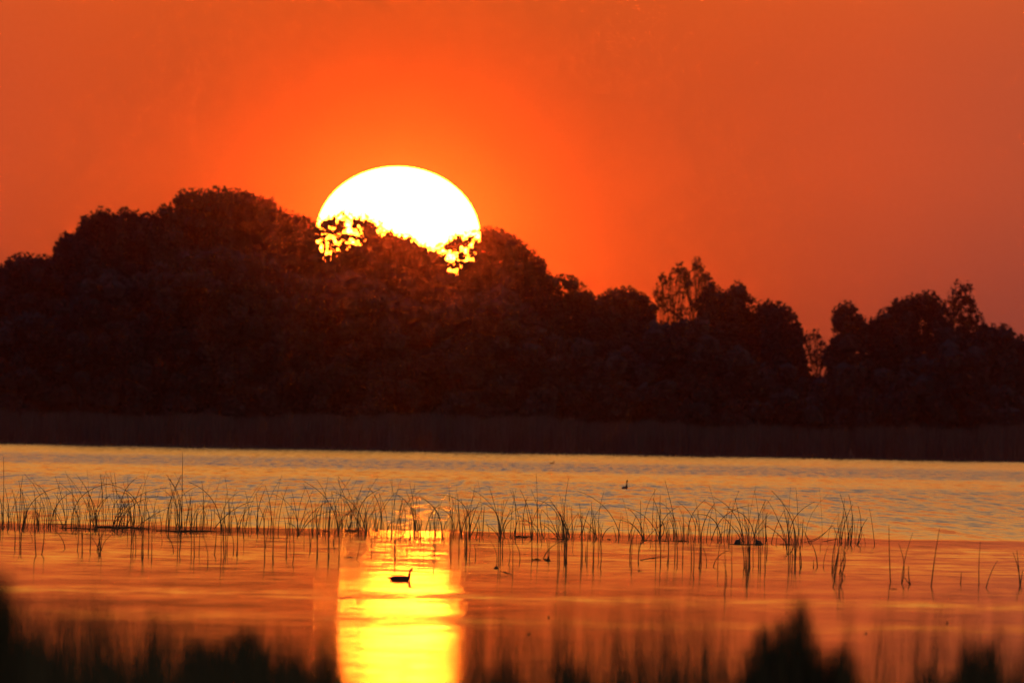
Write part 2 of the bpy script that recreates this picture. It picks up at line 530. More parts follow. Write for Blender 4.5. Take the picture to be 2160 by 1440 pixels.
TREES = [
 (-90, 40, 2010, 'low dark tree cut off by the left edge of the view', 0),
 (12, 132, 2004, 'low ragged tree at the foot of the left shoulder of the wood', 0),
 (108, 185, 2012, 'steep sided tree where the skyline first jumps up at left', 0),
 (160, 262, 2002, 'bushy tree with knobbly double top left of the high dome', 0),
 (238, 345, 2014, 'level topped tree with a small sky hole, between knobbly tree and high dome', 0),
 (322, 372, 2004, 'slim tree poking up just left of the high dome', 0),
 (355, 490, 2010, 'broad left half of the highest rounded dome of trees', 0),
 (455, 600, 2016, 'right half of the highest dome, sloping toward the sun', 0),
 (570, 672, 2004, 'loose topped tree sloping down to the left rim of the sun', 0),
 (652, 792, 2010, 'lacy tree with sun blazing through its leaves below the left of the disc', 0),
 (760, 880, 2020, 'solid red lit tree under the middle of the sun disc', 0),
 (850, 942, 2012, 'tree at the dip in the skyline under the right part of the sun', 0),
 (908, 1012, 2006, 'lacy tree with sun sparkling through it under the right rim of the disc', 0),
 (992, 1100, 2012, 'rounded tree rising just right of the sun disc', 0),
 (1068, 1164, 2004, 'spreading tree stepping down right of the sun', 0),
 (1140, 1258, 2010, 'tree with flat bushy top and sky holes beneath it, right of the step', 0),
 (1244, 1385, 2004, 'low flat topped tree beside the thin bare looking tree', 0),
 (1376, 1452, 2014, 'thin airy tree with faint twigs, left of the tallest spire', .5),
 (1436, 1516, 2010, 'airy tree with one tall feathery spire', .6),
 (1492, 1548, 2004, 'small bushy tree right of the feathery spire', 0),
 (1528, 1640, 2012, 'dense tree with a single tuft leaning to the right', 0),
 (1612, 1704, 2004, 'spiky tree falling steeply to the gap in the wood', 0),
 (1692, 1752, 2008, 'small wispy see-through tree standing in the gap', .36),
 (1746, 1834, 1998, 'narrow layered tree at the right side of the gap', 0),
 (1812, 1922, 2002, 'rising bushy tree right of the narrow layered tree', 0),
 (1890, 2000, 2008, 'round crowned tree beside the open twin tipped tree', 0),
 (1976, 2086, 2000, 'tall open tree with two thin tips at the far right', 0),
 (2062, 2142, 1996, 'dense flat topped tree in front of the right edge', 0),
 (2118, 2240, 2004, 'low dark tree cut off by the right edge of the view', 0),
]
for xa, xb, D, lab, airy in TREES:
    tree(xa, xb, D, lab, airy=airy)

# undergrowth below the crowns: one unbroken dark mass
def undergrowth():
    mb = MB()
    x = -160
    while x < 2330:
        y = max(P(x), min(P(x - 25), P(x + 25))) + random.uniform(118, 138)
        if 1690 < x < 1760: y = random.uniform(796, 806)
        elif 1360 < x < 1500: y = random.uniform(672, 690)
        elif 2000 < x < 2070: y = random.uniform(712, 730)
        yb = V0 + TH * (x - 1080) - 4
        first = True
        while y < yb:
            D = 1994 + random.uniform(-5, 12)
            r = random.uniform(20, 34) * S * D
            c = pos(x + random.uniform(-8, 8), y + 18, D)
            lobe(mb, c, r, 60, .28, core=False)
            c.y += 1.8
            lobe(mb, c, r * .9, 0, .3, solid=1.0)
            first = False
            y += random.uniform(16, 22)
        x += random.uniform(11, 16)
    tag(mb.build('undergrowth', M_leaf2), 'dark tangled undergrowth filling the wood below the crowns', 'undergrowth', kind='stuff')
undergrowth()

def blades(mb, base, tip, width, n=4, bend=0.0, rnd=None):
    """batch of tapered flat blades; base, tip: n x 3"""
    base = np.asarray(base); tip = np.asarray(tip); m = len(base)
    ang = rng.uniform(0, math.pi, m)
    side = np.stack([np.cos(ang), np.sin(ang), np.zeros(m)], 1) * np.asarray(width).reshape(-1, 1)
    mid = base * .45 + tip * .55
    mid[:, 0] -= bend * (tip[:, 0] - base[:, 0]); mid[:, 2] += abs(bend) * np.abs(tip[:, 0] - base[:, 0])
    mb.quads(np.stack([base - side * .5, base + side * .5, mid + side * .42, mid - side * .42], 1))
    mb.quads(np.stack([mid - side * .42, mid + side * .42, tip + side * .08, tip - side * .08], 1))

def reed_belt():
    mb = MB()
    n = 26000
    x = rng.uniform(-72, 72, n)
    front = 1930 + 22 * np.sin(x * .21) + 18 * np.sin(x * .67 + 1) + 16 * np.sin(x * 1.7) + 12 * np.sin(x * 4.3 + 2) + rng.normal(0, 8, n)
    y = front + rng.random(n) ** 1.5 * 34
    top = 3.35 + .3 * np.sin(x * .09 + 2) + .2 * np.sin(x * .5) + .16 * np.sin(x * 1.9 + 1) * np.sin(x * .31) + np.abs(rng.normal(0, .22, n))
    lowf = rng.random(n) < .25
    top[lowf] *= rng.uniform(.3, 1, lowf.sum())
    b = np.stack([x, y, np.full(n, -.3)], 1)
    t = np.stack([x + rng.normal(0, .25, n), y, top], 1)
    blades(mb, b, t, rng.uniform(.05, .13, n))
    # low broken tufts standing out in the shallows, which fray the waterline
    m = 900
    cx = rng.uniform(-70, 70, m); cy = 1915 - np.abs(rng.normal(0, 110, m)); ch = rng.uniform(.10, .40, m)
    k = 16
    x = np.repeat(cx, k) + rng.normal(0, .45, m * k); y = np.repeat(cy, k) + rng.normal(0, 2, m * k)
    hh = np.repeat(ch, k) * rng.uniform(.4, 1.1, m * k)
    blades(mb, np.stack([x, y, np.full(m * k, -.1)], 1), np.stack([x + rng.normal(0, .1, m * k), y, hh], 1), rng.uniform(.07, .16, m * k))
    tag(mb.build('reed_belt', M_reed), 'low dark belt of reeds along the far waterline', 'reeds', kind='stuff')
reed_belt()

# ------------------------------------------------------------------ rush clumps in the lake
# per clump: label, (offset x, offset y), stems as "base mid tip" in sixths of a photograph pixel
RUSH = [
('two upright rushes at the left edge, one very tall', (0, 960), "40,890 45,500 42,20|105,900 100,600 60,400|20,890 20,640 -10,520|60,880 30,700 10,540"),
('tight upright bunch of dark rushes near the left edge', (0, 960), "240,880 268,560 235,310|255,890 250,600 285,250|290,880 440,560 770,405|310,870 290,600 290,430|225,880 200,640 150,430|270,890 300,560 260,420|300,880 330,600 250,420"),
('rushes with one bowed to the left over its neighbours, right of the leftmost bunch', (0, 960), "470,890 450,600 440,450|620,880 560,450 415,340|640,870 740,600 910,465|545,890 545,700 440,560|600,880 620,640 560,480|490,900 475,760 430,660"),
('slender rushes arching both ways over the dark line of litter', (0, 960), "670,900 740,600 880,480|830,900 790,660 690,480|830,890 800,640 690,260|800,900 730,760 640,660|780,900 860,760 850,640"),
('tall straight rush with a leaning companion left of the tangle', (0, 960), "940,880 920,560 905,390|1000,890 980,600 750,340|900,880 1000,560 1480,350|960,900 980,760 900,640"),
('rushes fanning from one root left of the tangle', (0, 960), "1080,880 1120,620 1190,380|1200,890 1160,560 1090,480|1210,880 1140,520 970,240|1200,880 1000,440 860,260|1220,890 1260,700 1370,520|1190,890 1250,640 1400,500|1130,890 1150,700 1100,540"),
('dense dark tangle of crossing rushes at left', (0, 960), "1430,890 1450,650 1390,510|1450,890 1440,650 1510,550|1540,910 1570,650 1480,490|1590,890 1600,700 1520,560|1500,900 1520,700 1450,560|1480,900 1560,640 1640,560|1400,890 1480,760 1580,640|1560,910 1500,740 1540,540|1600,900 1540,720 1600,560|1450,890 1600,640 2110,405|1480,890 1700,620 2010,515|1560,890 1590,430 1730,280|1530,900 1640,720 1560,620|1420,900 1500,780 1600,700"),
('dark upright rushes right of the tangle', (0, 960), "1680,910 1640,640 1560,340|1690,910 1620,500 1410,450|1780,910 1770,620 1790,480|1785,910 1700,540 1250,350|1700,900 1720,560 1800,360|1790,905 1760,660 1700,560|1880,910 1870,700 1800,560|1670,910 1650,700 1700,520|1700,890 1900,780 2200,640|1720,880 1880,800 2060,750|1770,900 1830,660 1840,480"),
('curved black rushes beside the very tall straight stem', (340, 960), "180,910 150,560 20,430|215,930 205,520 60,240|240,940 210,480 80,290|265,940 240,640 160,390|250,930 270,510 460,390|200,920 180,700 190,540|230,930 230,720 250,560|90,900 95,700 100,560"),
('very tall straight rush standing above all others at left', (340, 960), "262,940 265,500 272,-40"),
('thin upright rushes right of the very tall stem', (340, 960), "370,940 375,640 350,470|460,920 455,760 475,670|300,930 350,700 380,520|380,920 480,650 600,570|400,900 500,700 640,630|520,920 540,640 515,320|620,910 640,780 620,640"),
('rush bowed in one great curve to the left, with fine shoots', (340, 960), "760,940 600,500 350,335|755,930 820,620 985,460|650,890 900,700 1170,575|770,930 740,800 640,690"),
('short forked rushes in the open water left of the glitter', (340, 960), "970,950 960,830 915,720|985,940 1040,760 1130,640|1100,950 1110,700 1060,440|1150,940 1135,740 1170,590|1220,950 1220,700 1200,490|1230,900 1290,750 1330,650|1300,960 1280,740 1230,640|1210,930 1240,640 1320,420"),
('upright pair of rushes crossing above the water left of the glitter', (340, 960), "1380,980 1385,650 1320,380|1480,950 1530,600 1610,370|1340,950 1360,860 1330,780"),
('rushes spraying both ways from one dark root left of the glitter', (340, 960), "1740,1000 1600,600 1390,480|1740,970 1700,680 1650,440|1725,970 1750,650 1840,380|1760,940 1900,740 2110,585|1780,950 2000,750 2360,740|1745,970 1820,700 1920,440|1735,950 1660,875 1590,860|1740,980 1780,820 1900,690"),
('leaning rushes crossing high, at the left foot of the sun path', (640, 960), "320,1010 300,560 170,310|440,1010 320,590 10,330|450,1010 400,650 350,440|100,960 100,620 0,360|200,960 180,720 300,580|270,980 290,700 280,560|330,980 340,720 420,560"),
('low arching rushes over the black litter beside the sun path', (640, 960), "450,940 520,760 780,740|650,960 670,760 600,560|560,960 600,700 500,560|540,950 620,760 640,560|500,960 470,780 400,640|600,950 560,760 620,680|440,960 560,740 690,660"),
('thick dark root with rushes fanning out at the left edge of the sun path', (640, 960), "780,970 740,600 640,520|790,970 600,590 365,455|795,960 560,600 430,300|700,940 740,610 970,425|800,940 900,700 1065,670|790,970 820,700 900,600|785,960 780,760 820,560"),
('fine rushes glowing red at the left of the sun path', (640, 960), "900,920 890,800 860,770|960,940 930,560 815,395|990,950 985,680 960,480|1060,960 1040,720 955,480|1020,940 1000,800 960,700"),
('crossing rushes lit red in the middle of the sun path', (640, 960), "1120,940 1150,560 1095,310|1110,960 1150,600 1240,300|1160,940 1280,660 1500,430|1260,920 1270,650 1200,500|1230,940 1250,740 1300,560|1200,920 1220,780 1240,620|1050,900 1110,850 1190,825|1250,940 1230,700 1260,600"),
('bunch of red lit rushes right of the middle of the sun path', (640, 960), "1410,960 1330,620 1160,480|1430,970 1400,650 1345,350|1435,940 1420,700 1440,540|1400,960 1380,720 1300,450|1420,950 1500,840 1340,720|1480,940 1440,780 1330,600|1390,960 1400,760 1370,640|1450,940 1380,740 1190,690"),
('rush bowed left over the right part of the sun path', (640, 960), "1760,980 1640,640 1280,510|1600,980 1590,800 1560,740|1540,920 1650,690 1730,620|1750,970 1700,740 1470,510|1680,980 1660,800 1680,700|1760,970 1800,860 1850,780"),
('rushes with a drooping arch at the right edge of the sun path', (640, 960), "1900,1040 1840,740 1560,650|1880,1020 1880,800 1900,600|1990,980 1950,750 1850,480|2005,980 2050,780 2170,740|1895,1030 1960,800 1950,620|2000,970 2060,800 2110,720"),
('thin rushes just right of the sun path, one bowed far left', (940, 980), "310,910 180,460 -110,380|200,870 170,600 150,360|205,870 290,620 480,505|300,920 340,680 430,460|310,900 430,640 460,540|100,920 70,640 40,400|380,880 400,800 350,720|470,880 480,720 490,520"),
('rushes spraying wide from a single root right of the sun path', (940, 980), "690,940 610,560 295,295|690,930 660,700 555,290|700,930 720,640 800,410|690,910 800,640 1050,510|740,910 760,780 870,660|680,920 600,560 430,470|690,920 600,820 490,745|750,910 720,700 740,440|700,930 740,760 830,560"),
('stout upright rush with short companions in mid water', (940, 980), "975,940 980,700 1035,400|880,930 890,640 850,320|870,930 900,740 930,680"),
('curved rush with a tall straight spike behind it in mid water', (940, 980), "1100,940 1060,600 935,300|1160,940 1162,500 1145,110|1090,930 1160,570 1380,375|1170,920 1050,720 890,640|1090,930 1080,700 1000,440|1085,930 1040,640 1010,500|1240,940 1200,740 1220,560|1190,920 1150,780 910,720"),
('thick cluster of rushes with a great black arch bending left', (940, 980), "1480,950 1300,500 1000,450|1560,950 1430,600 1310,430|1500,940 1440,620 1320,470|1420,940 1350,740 1215,560|1430,940 1290,750 1185,730|1570,950 1500,700 1400,560|1490,940 1470,720 1440,580|1540,930 1500,760 1430,620|1520,940 1480,760 1460,640|1460,930 1400,760 1410,600|1530,940 1580,760 1690,600|1430,930 1320,820 1200,740"),
('tall thin rush rising out of the thick cluster', (940, 980), "1490,920 1500,600 1558,160"),
('straight slim rushes right of the thick cluster', (940, 980), "1600,940 1600,700 1595,520|1610,940 1640,760 1685,610|1720,940 1760,740 1825,550|1690,930 1720,800 1660,600"),
('rush bowed left above an upright neighbour, right of centre', (940, 980), "1900,950 1850,640 1850,470|1920,960 1850,800 1670,620|1935,960 1950,560 2005,330|1910,950 1880,700 1860,560|1895,940 1830,820 1650,780"),
('long rush arching far to the left below the dark necked bird', (1260, 980), "290,970 140,590 -250,330|270,970 290,720 330,670|60,880 120,820 205,770|240,960 225,860 200,790"),
('rushes meeting at one point with arches on both sides', (1260, 980), "590,960 460,770 225,690|590,950 540,740 380,540|570,950 550,700 550,450|600,950 600,650 755,290|610,960 780,780 1055,700|600,960 430,740 320,665|590,950 545,820 570,700"),
('dark knotted rushes with a high straight stem', (1260, 980), "780,980 630,680 360,540|780,960 820,760 935,685|790,970 790,650 795,380|800,970 770,600 705,420|790,960 860,660 1030,520|770,960 800,820 790,690|800,980 840,760 780,690"),
('boldest tall rush leaning left, right of the knotted ones', (1260, 980), "1025,985 960,620 855,190|1000,980 930,600 790,470|970,970 960,800 900,660|880,960 870,820 900,700|930,970 910,850 930,760"),
('fine upright rushes over a thin dark line of litter', (1260, 980), "1070,980 1090,700 1030,530|1110,980 1100,840 1110,760|1150,970 1190,660 1370,440|1060,970 1060,840 1030,700|1130,970 1160,800 1090,700"),
('spindly rushes leaning right, left of the two dark lumps', (1260, 980), "1220,980 1235,760 1010,460|1240,980 1250,740 1290,560|1310,980 1370,680 1490,480|1380,980 1420,700 1470,520|1280,970 1260,720 1190,600|1450,970 1430,820 1440,700"),
('long black rush arching right beside the two dark lumps', (1260, 980), "1450,990 1620,640 1985,508|1570,1000 1430,660 1215,630|1570,1000 1580,800 1610,660|1640,1000 1660,860 1690,780|1530,900 1600,840 1760,830|1650,1000 1640,860 1680,640"),
('rushes crossing in a V above the left dark lump', (1260, 980), "1840,970 1620,680 1355,460|1860,990 1700,580 1475,410|1840,960 1800,700 1740,420|1920,990 1890,740 1850,640|1850,990 1790,820 1730,760|1900,980 1880,820 1800,700"),
('rushes leaning over the right dark lump', (1260, 980), "1990,990 1880,660 1590,550|1985,980 2030,700 2135,440|2000,990 2060,830 2170,770|1960,980 2060,760 2200,600|2100,1000 2095,700 2100,490|2140,1000 2130,800 2150,600"),
('open V shaped rushes right of the dark lumps', (1500, 1010), "965,960 850,520 715,265|975,950 965,600 925,430|960,860 830,680 705,590|700,1000 705,760 660,520|760,840 840,560 935,380|990,950 1040,860 1000,720|960,930 930,700 830,500"),
('rush pair crossing at a small knot, tips spread wide', (1500, 1010), "1070,960 1030,540 765,145|985,900 1040,520 1310,285|1060,940 1060,700 1040,560|980,860 990,760 1040,600"),
('isolated short upright rush left of the tall right bunch', (1500, 1010), "1150,830 1155,650 1162,505|1260,880 1240,800 1180,660"),
('long stem lying low toward the tall right bunch', (1500, 1010), "1170,900 1300,760 1555,565|1240,830 1300,780 1530,590"),
('two near rushes leaning up into the tall right bunch', (1500, 1010), "1530,1180 1570,800 1720,400|1545,1190 1620,860 1650,700|1620,1200 1690,960 1740,850|1660,1190 1700,1000 1650,870"),
('tall dark bunch of rushes at right with pointed tips', (1500, 1010), "1740,850 1720,560 1625,180|1765,850 1790,500 1745,200|1700,840 1690,620 1670,400|1640,840 1610,650 1590,510|1820,850 1815,600 1785,420|1740,840 1750,660 1720,440|1660,840 1640,640 1670,500|1720,850 1740,700 1800,560|1780,850 1770,680 1790,480|1650,830 1690,560 1790,320|1600,840 1580,680 1530,580"),
('pair of upright rushes at the right side of the tall bunch', (1500, 1010), "1845,850 1895,640 1865,340|1860,820 1900,630 1975,495|1870,850 1895,740 1900,600"),
('lone thin rush standing clear right of the tall bunch', (1500, 1010), "2070,890 2045,620 2005,370"),
('lone curved rush left of the forked one in the right water', (1800, 1060), "470,1120 455,700 443,280"),
('forked rush with a bent side shoot in the right water', (1800, 1060), "610,1120 635,820 760,380|612,1120 640,850 565,510|720,1110 690,1000 635,930|720,1110 705,960 700,800"),
('lone tall rush leaning right in the right water', (1800, 1060), "985,1090 1030,700 1092,320"),
('short stub of a rush in the right water', (1800, 1060), "1355,1110 1355,1000 1360,870"),
('thin straight rush near the right edge', (1800, 1060), "1590,1090 1590,800 1612,490"),
('slanting rush stem near the right edge', (1800, 1060), "1680,1060 1740,900 1835,730"),
('small forked rush at the right edge', (1800, 1060), "2110,1090 2100,900 2025,630|2112,1090 2130,960 2155,850|2108,1060 2095,860 2068,600"),
]
for lab, (ox, oy), txt in RUSH:
    stems = [[tuple(float(q) for q in p.split(',')) for p in s.split()] for s in txt.split('|')]
    b0 = stems[0][0]
    bx, by = ox + b0[0] / 6, oy + b0[1] / 6
    # the feet stand in the calm margin
    def foot(x, y):
        X, v = unroll(x, y)
        if v < 1150: y += 1131 + random.uniform(-3, 7) - v
        elif v > 1215: y += 1212 - v + random.uniform(0, 10)
        return y
    fy = foot(bx, by)
    d0 = wdist(bx, fy)
    base = pos(bx, fy, d0); base.z = 0
    root = empty('rush_clump', base)
    tag(root, lab, 'rushes', 'rushes standing in the lake')
    for i, s in enumerate(stems):
        X = [ox + p[0] / 6 for p in s]; Yp = [oy + p[1] / 6 for p in s]
        y0 = foot(X[0], Yp[0])
        d = wdist(X[0], y0)
        pts = [pos(X[k], (y0 if k == 0 else Yp[k]), d) for k in range(3)]
        lean = random.uniform(-.35, .35)
        pts[1].y += lean * .4; pts[2].y += lean
        c = bez(pts[0] , pts[1], pts[2], 12)
        c = [c[0] + Vector((0, 0, -.25))] + c
        w0 = random.uniform(.0055, .009)
        mb = MB()
        tube(mb, c, [w0] + [w0 * (1 - .62 * k / 12) for k in range(13)], 5)
        mb.build('stem', M_rush, root, smooth=True)

# rushes rooted nearer, their tips reaching up among the far clumps
# label, [(foot x, foot y, tip x, tip y, bow)], in photograph pixels
NEAR = [
('near rushes with dark feet below the leftmost bunch', [(41, 1164, 30, 1040, 3), (44, 1166, 62, 1060, -4), (31, 1158, 28, 1090, 2), (88, 1170, 90, 1060, 5), (76, 1172, 74, 1050, -2)]),
('near rushes reaching under the left end of the litter line', [(173, 1168, 150, 1050, 6), (174, 1166, 185, 1060, -3), (163, 1162, 166, 1080, 2), (137, 1158, 118, 1120, 3), (190, 1162, 188, 1070, 2)]),
('thick tangled root hanging below the long litter line', [(208, 1166, 209, 1080, 1), (211, 1170, 200, 1100, 3), (205, 1164, 222, 1120, -3), (214, 1160, 240, 1125, -4), (209, 1171, 190, 1130, 3), (212, 1170, 214, 1040, 2)]),
('sturdy near rushes at the right end of the litter line', [(276, 1173, 270, 1050, 3), (280, 1172, 262, 1040, 6), (300, 1180, 296, 1040, 3), (302, 1176, 312, 1050, -3), (298, 1172, 300, 1090, 1), (313, 1168, 315, 1100, 0), (320, 1180, 321, 1110, 0), (286, 1170, 250, 1040, 9)]),
('near rushes below the curved black ones', [(374, 1173, 372, 1060, 2), (378, 1172, 360, 1030, 8), (366, 1166, 340, 1120, 6), (403, 1176, 400, 1070, 2), (410, 1174, 412, 1060, -1), (438, 1192, 424, 1120, 4), (420, 1170, 424, 1080, 0)]),
('dark near pair with close set stems left of the forked rushes', [(473, 1177, 478, 1040, -3), (476, 1174, 470, 1060, 2), (466, 1196, 465, 1080, 1), (479, 1168, 482, 1100, 0), (452, 1170, 456, 1100, 2)]),
('short near stubs in the open water left of the glitter', [(501, 1170, 503, 1110, -1), (492, 1168, 488, 1120, 2), (499, 1172, 490, 1060, 5)]),
('spread near rushes left of the sun path', [(558, 1185, 556, 1080, 1), (575, 1178, 568, 1060, 3), (577, 1188, 590, 1060, -4), (617, 1191, 612, 1100, 5), (604, 1176, 618, 1080, -3)]),
('near rushes with long straight legs beside the sun path', [(668, 1180, 664, 1050, 2), (670, 1176, 680, 1060, -3), (692, 1188, 690, 1060, 1), (694, 1176, 700, 1040, -2), (715, 1184, 714, 1050, 1), (752, 1180, 760, 1100, 5), (654, 1164, 650, 1100, 1)]),
('fine near rushes crossing the bright water of the sun path', [(832, 1190, 830, 1080, 1), (834, 1180, 850, 1050, -4), (858, 1170, 852, 1110, 2), (893, 1174, 886, 1080, 3), (914, 1175, 920, 1080, -1), (917, 1170, 905, 1060, 4), (783, 1176, 778, 1120, 2), (812, 1168, 806, 1110, 3)]),
('near rushes with a dark thick foot at the right edge of the sun path', [(983, 1175, 985, 1060, 0), (984, 1176, 972, 1050, 4), (981, 1170, 1000, 1070, -5), (990, 1180, 992, 1110, 1), (951, 1184, 950, 1120, 0), (968, 1174, 970, 1090, 0), (1003, 1180, 1001, 1150, 1)]),
('near rushes in a loose row right of the sun path', [(1047, 1192, 1034, 1140, 5), (1051, 1198, 1050, 1060, 1), (1055, 1190, 1058, 1060, 0), (1073, 1192, 1070, 1130, 4), (1081, 1212, 1080, 1110, 1), (1096, 1188, 1072, 1130, 8), (1060, 1176, 1064, 1100, -1)]),
('near stems with a small dark cone at the foot in mid water', [(1122, 1182, 1122, 1070, 0), (1134, 1184, 1132, 1060, 1), (1155, 1182, 1148, 1120, 3), (1146, 1178, 1190, 1140, -7), (1158, 1184, 1152, 1060, 2)]),
('thick near clump with a dark heart beneath the great black arch', [(1176, 1212, 1174, 1060, 1), (1180, 1196, 1178, 1080, 0), (1193, 1192, 1186, 1050, 3), (1192, 1186, 1202, 1100, -3), (1194, 1190, 1196, 1060, 1), (1190, 1184, 1180, 1040, 4), (1196, 1188, 1206, 1110, -3), (1194, 1210, 1192, 1100, 1), (1190, 1190, 1190, 1120, 0)]),
('near clump right of the great black arch, feet in a row', [(1225, 1200, 1226, 1080, 1), (1228, 1186, 1222, 1060, 2), (1238, 1190, 1240, 1120, 0), (1250, 1204, 1248, 1070, 2), (1252, 1196, 1256, 1090, 0), (1263, 1186, 1266, 1100, -2), (1235, 1182, 1236, 1150, 0), (1266, 1200, 1262, 1110, 4)]),
('two stout near rushes leaning right, right of centre', [(1329, 1188, 1342, 1110, -3), (1332, 1204, 1336, 1130, -1), (1347, 1190, 1362, 1120, -4), (1346, 1186, 1348, 1140, 0), (1350, 1182, 1400, 1175, -9)]),
('straight near rushes below the knotted ones', [(1383, 1192, 1386, 1070, 0), (1393, 1192, 1392, 1060, 1), (1407, 1192, 1398, 1100, 6), (1410, 1186, 1404, 1050, 2), (1423, 1188, 1420, 1090, 2), (1428, 1192, 1412, 1080, 5), (1440, 1190, 1442, 1080, 0)]),
('near rushes with a black knob at the foot, right of the boldest tall rush', [(1462, 1212, 1456, 1110, 4), (1474, 1198, 1472, 1080, 3), (1476, 1196, 1466, 1050, 5), (1479, 1192, 1480, 1120, 0), (1490, 1194, 1480, 1150, 3), (1458, 1200, 1452, 1090, 2)]),
('near rushes with dark feet below the left dark lump', [(1528, 1252, 1526, 1130, 3), (1532, 1232, 1524, 1180, 3), (1544, 1216, 1546, 1100, -1), (1514, 1214, 1522, 1130, -2), (1505, 1196, 1540, 1160, -8)]),
('dense near clump standing between the two dark lumps', [(1575, 1222, 1580, 1140, -2), (1578, 1212, 1568, 1080, 4), (1572, 1206, 1574, 1120, 0), (1582, 1200, 1592, 1090, -3), (1576, 1232, 1576, 1150, 0), (1568, 1208, 1555, 1120, 5), (1580, 1196, 1578, 1060, 1), (1570, 1198, 1568, 1140, 0)]),
('thin upright near rushes below the right dark lump', [(1600, 1196, 1600, 1080, 1), (1604, 1200, 1606, 1100, 0), (1614, 1206, 1617, 1080, -1), (1589, 1196, 1594, 1110, -2)]),
('near rushes fanning from dark feet below the open V', [(1663, 1206, 1661, 1080, 1), (1666, 1198, 1650, 1060, 5), (1670, 1204, 1664, 1100, 3), (1678, 1205, 1690, 1100, -3), (1676, 1200, 1672, 1080, 1), (1688, 1200, 1698, 1110, -4), (1690, 1196, 1680, 1130, 2)]),
('slanting near stem right of the open V', [(1724, 1196, 1702, 1130, 4), (1716, 1197, 1716, 1180, 0)]),
('curved near rushes below the tall right bunch', [(1757, 1238, 1768, 1080, 8), (1759, 1220, 1782, 1050, 4), (1755, 1210, 1760, 1110, 4), (1770, 1250, 1790, 1130, -3), (1773, 1236, 1782, 1140, 3), (1778, 1226, 1776, 1150, -4), (1737, 1197, 1748, 1150, -2)]),
]
for lab, st in NEAR:
    fx, fy = st[0][0], st[0][1]
    base = pos(fx, fy, wdist(fx, fy)); base.z = 0
    root = empty('rush_clump', base)
    tag(root, lab, 'rushes', 'rushes standing in the lake')
    for (x0, y0, x1, y1, bow) in st:
        d = wdist(x0, y0)
        a, e = pos(x0, y0, d), pos(x1, y1, d)
        m = pos(x0 + (x1 - x0) * .45 + bow, y0 + (y1 - y0) * .55, d)
        a.z = 0
        c = bez(a, m, e, 10)
        c = [c[0] + Vector((0, 0, -.25))] + c
        w0 = random.uniform(.005, .0085)
        mb = MB(); tube(mb, c, [w0] + [w0 * (1 - .66 * k / 10) for k in range(11)], 5)
        mb.build('stem', M_rush, root, smooth=True)

# countless fine shoots and stubs between the clumps
def shoots():
    mb = MB()
    spans = [(0, 340, 110), (340, 520, 60), (520, 640, 12), (640, 800, 60), (800, 1000, 36), (1000, 1300, 40), (1300, 1500, 24),
             (1500, 1660, 22), (1660, 1830, 14)]
    for xa, xb, n in spans:
        for k in range(n):
            x = random.uniform(xa, xb)
            v = 1131 + abs(random.gauss(0, 1)) * 14 if random.random() < .35 else 1129 + random.uniform(0, 8)
            d = H / ((v - V0) * S)
            X, _ = unroll(x, 1125)
            b = Vector((X * S * d, d, 0))
            h = random.choice((random.uniform(.15, .5), random.uniform(.4, 1.0)))
            dx = random.gauss(0, .22) * h
            c = bez(b + Vector((0, 0, -.1)), b + Vector((dx * .25, 0, h * .55)), b + Vector((dx, random.uniform(-.1, .1), h)), 5)
            w0 = random.uniform(.003, .006)
            tube(mb, c, [w0 * (1 - .12 * i) for i in range(6)], 4)
    tag(mb.build('rush_shoots', M_rush, smooth=True), 'fine short rush shoots scattered between the taller clumps', 'rush shoots', kind='stuff')
shoots()

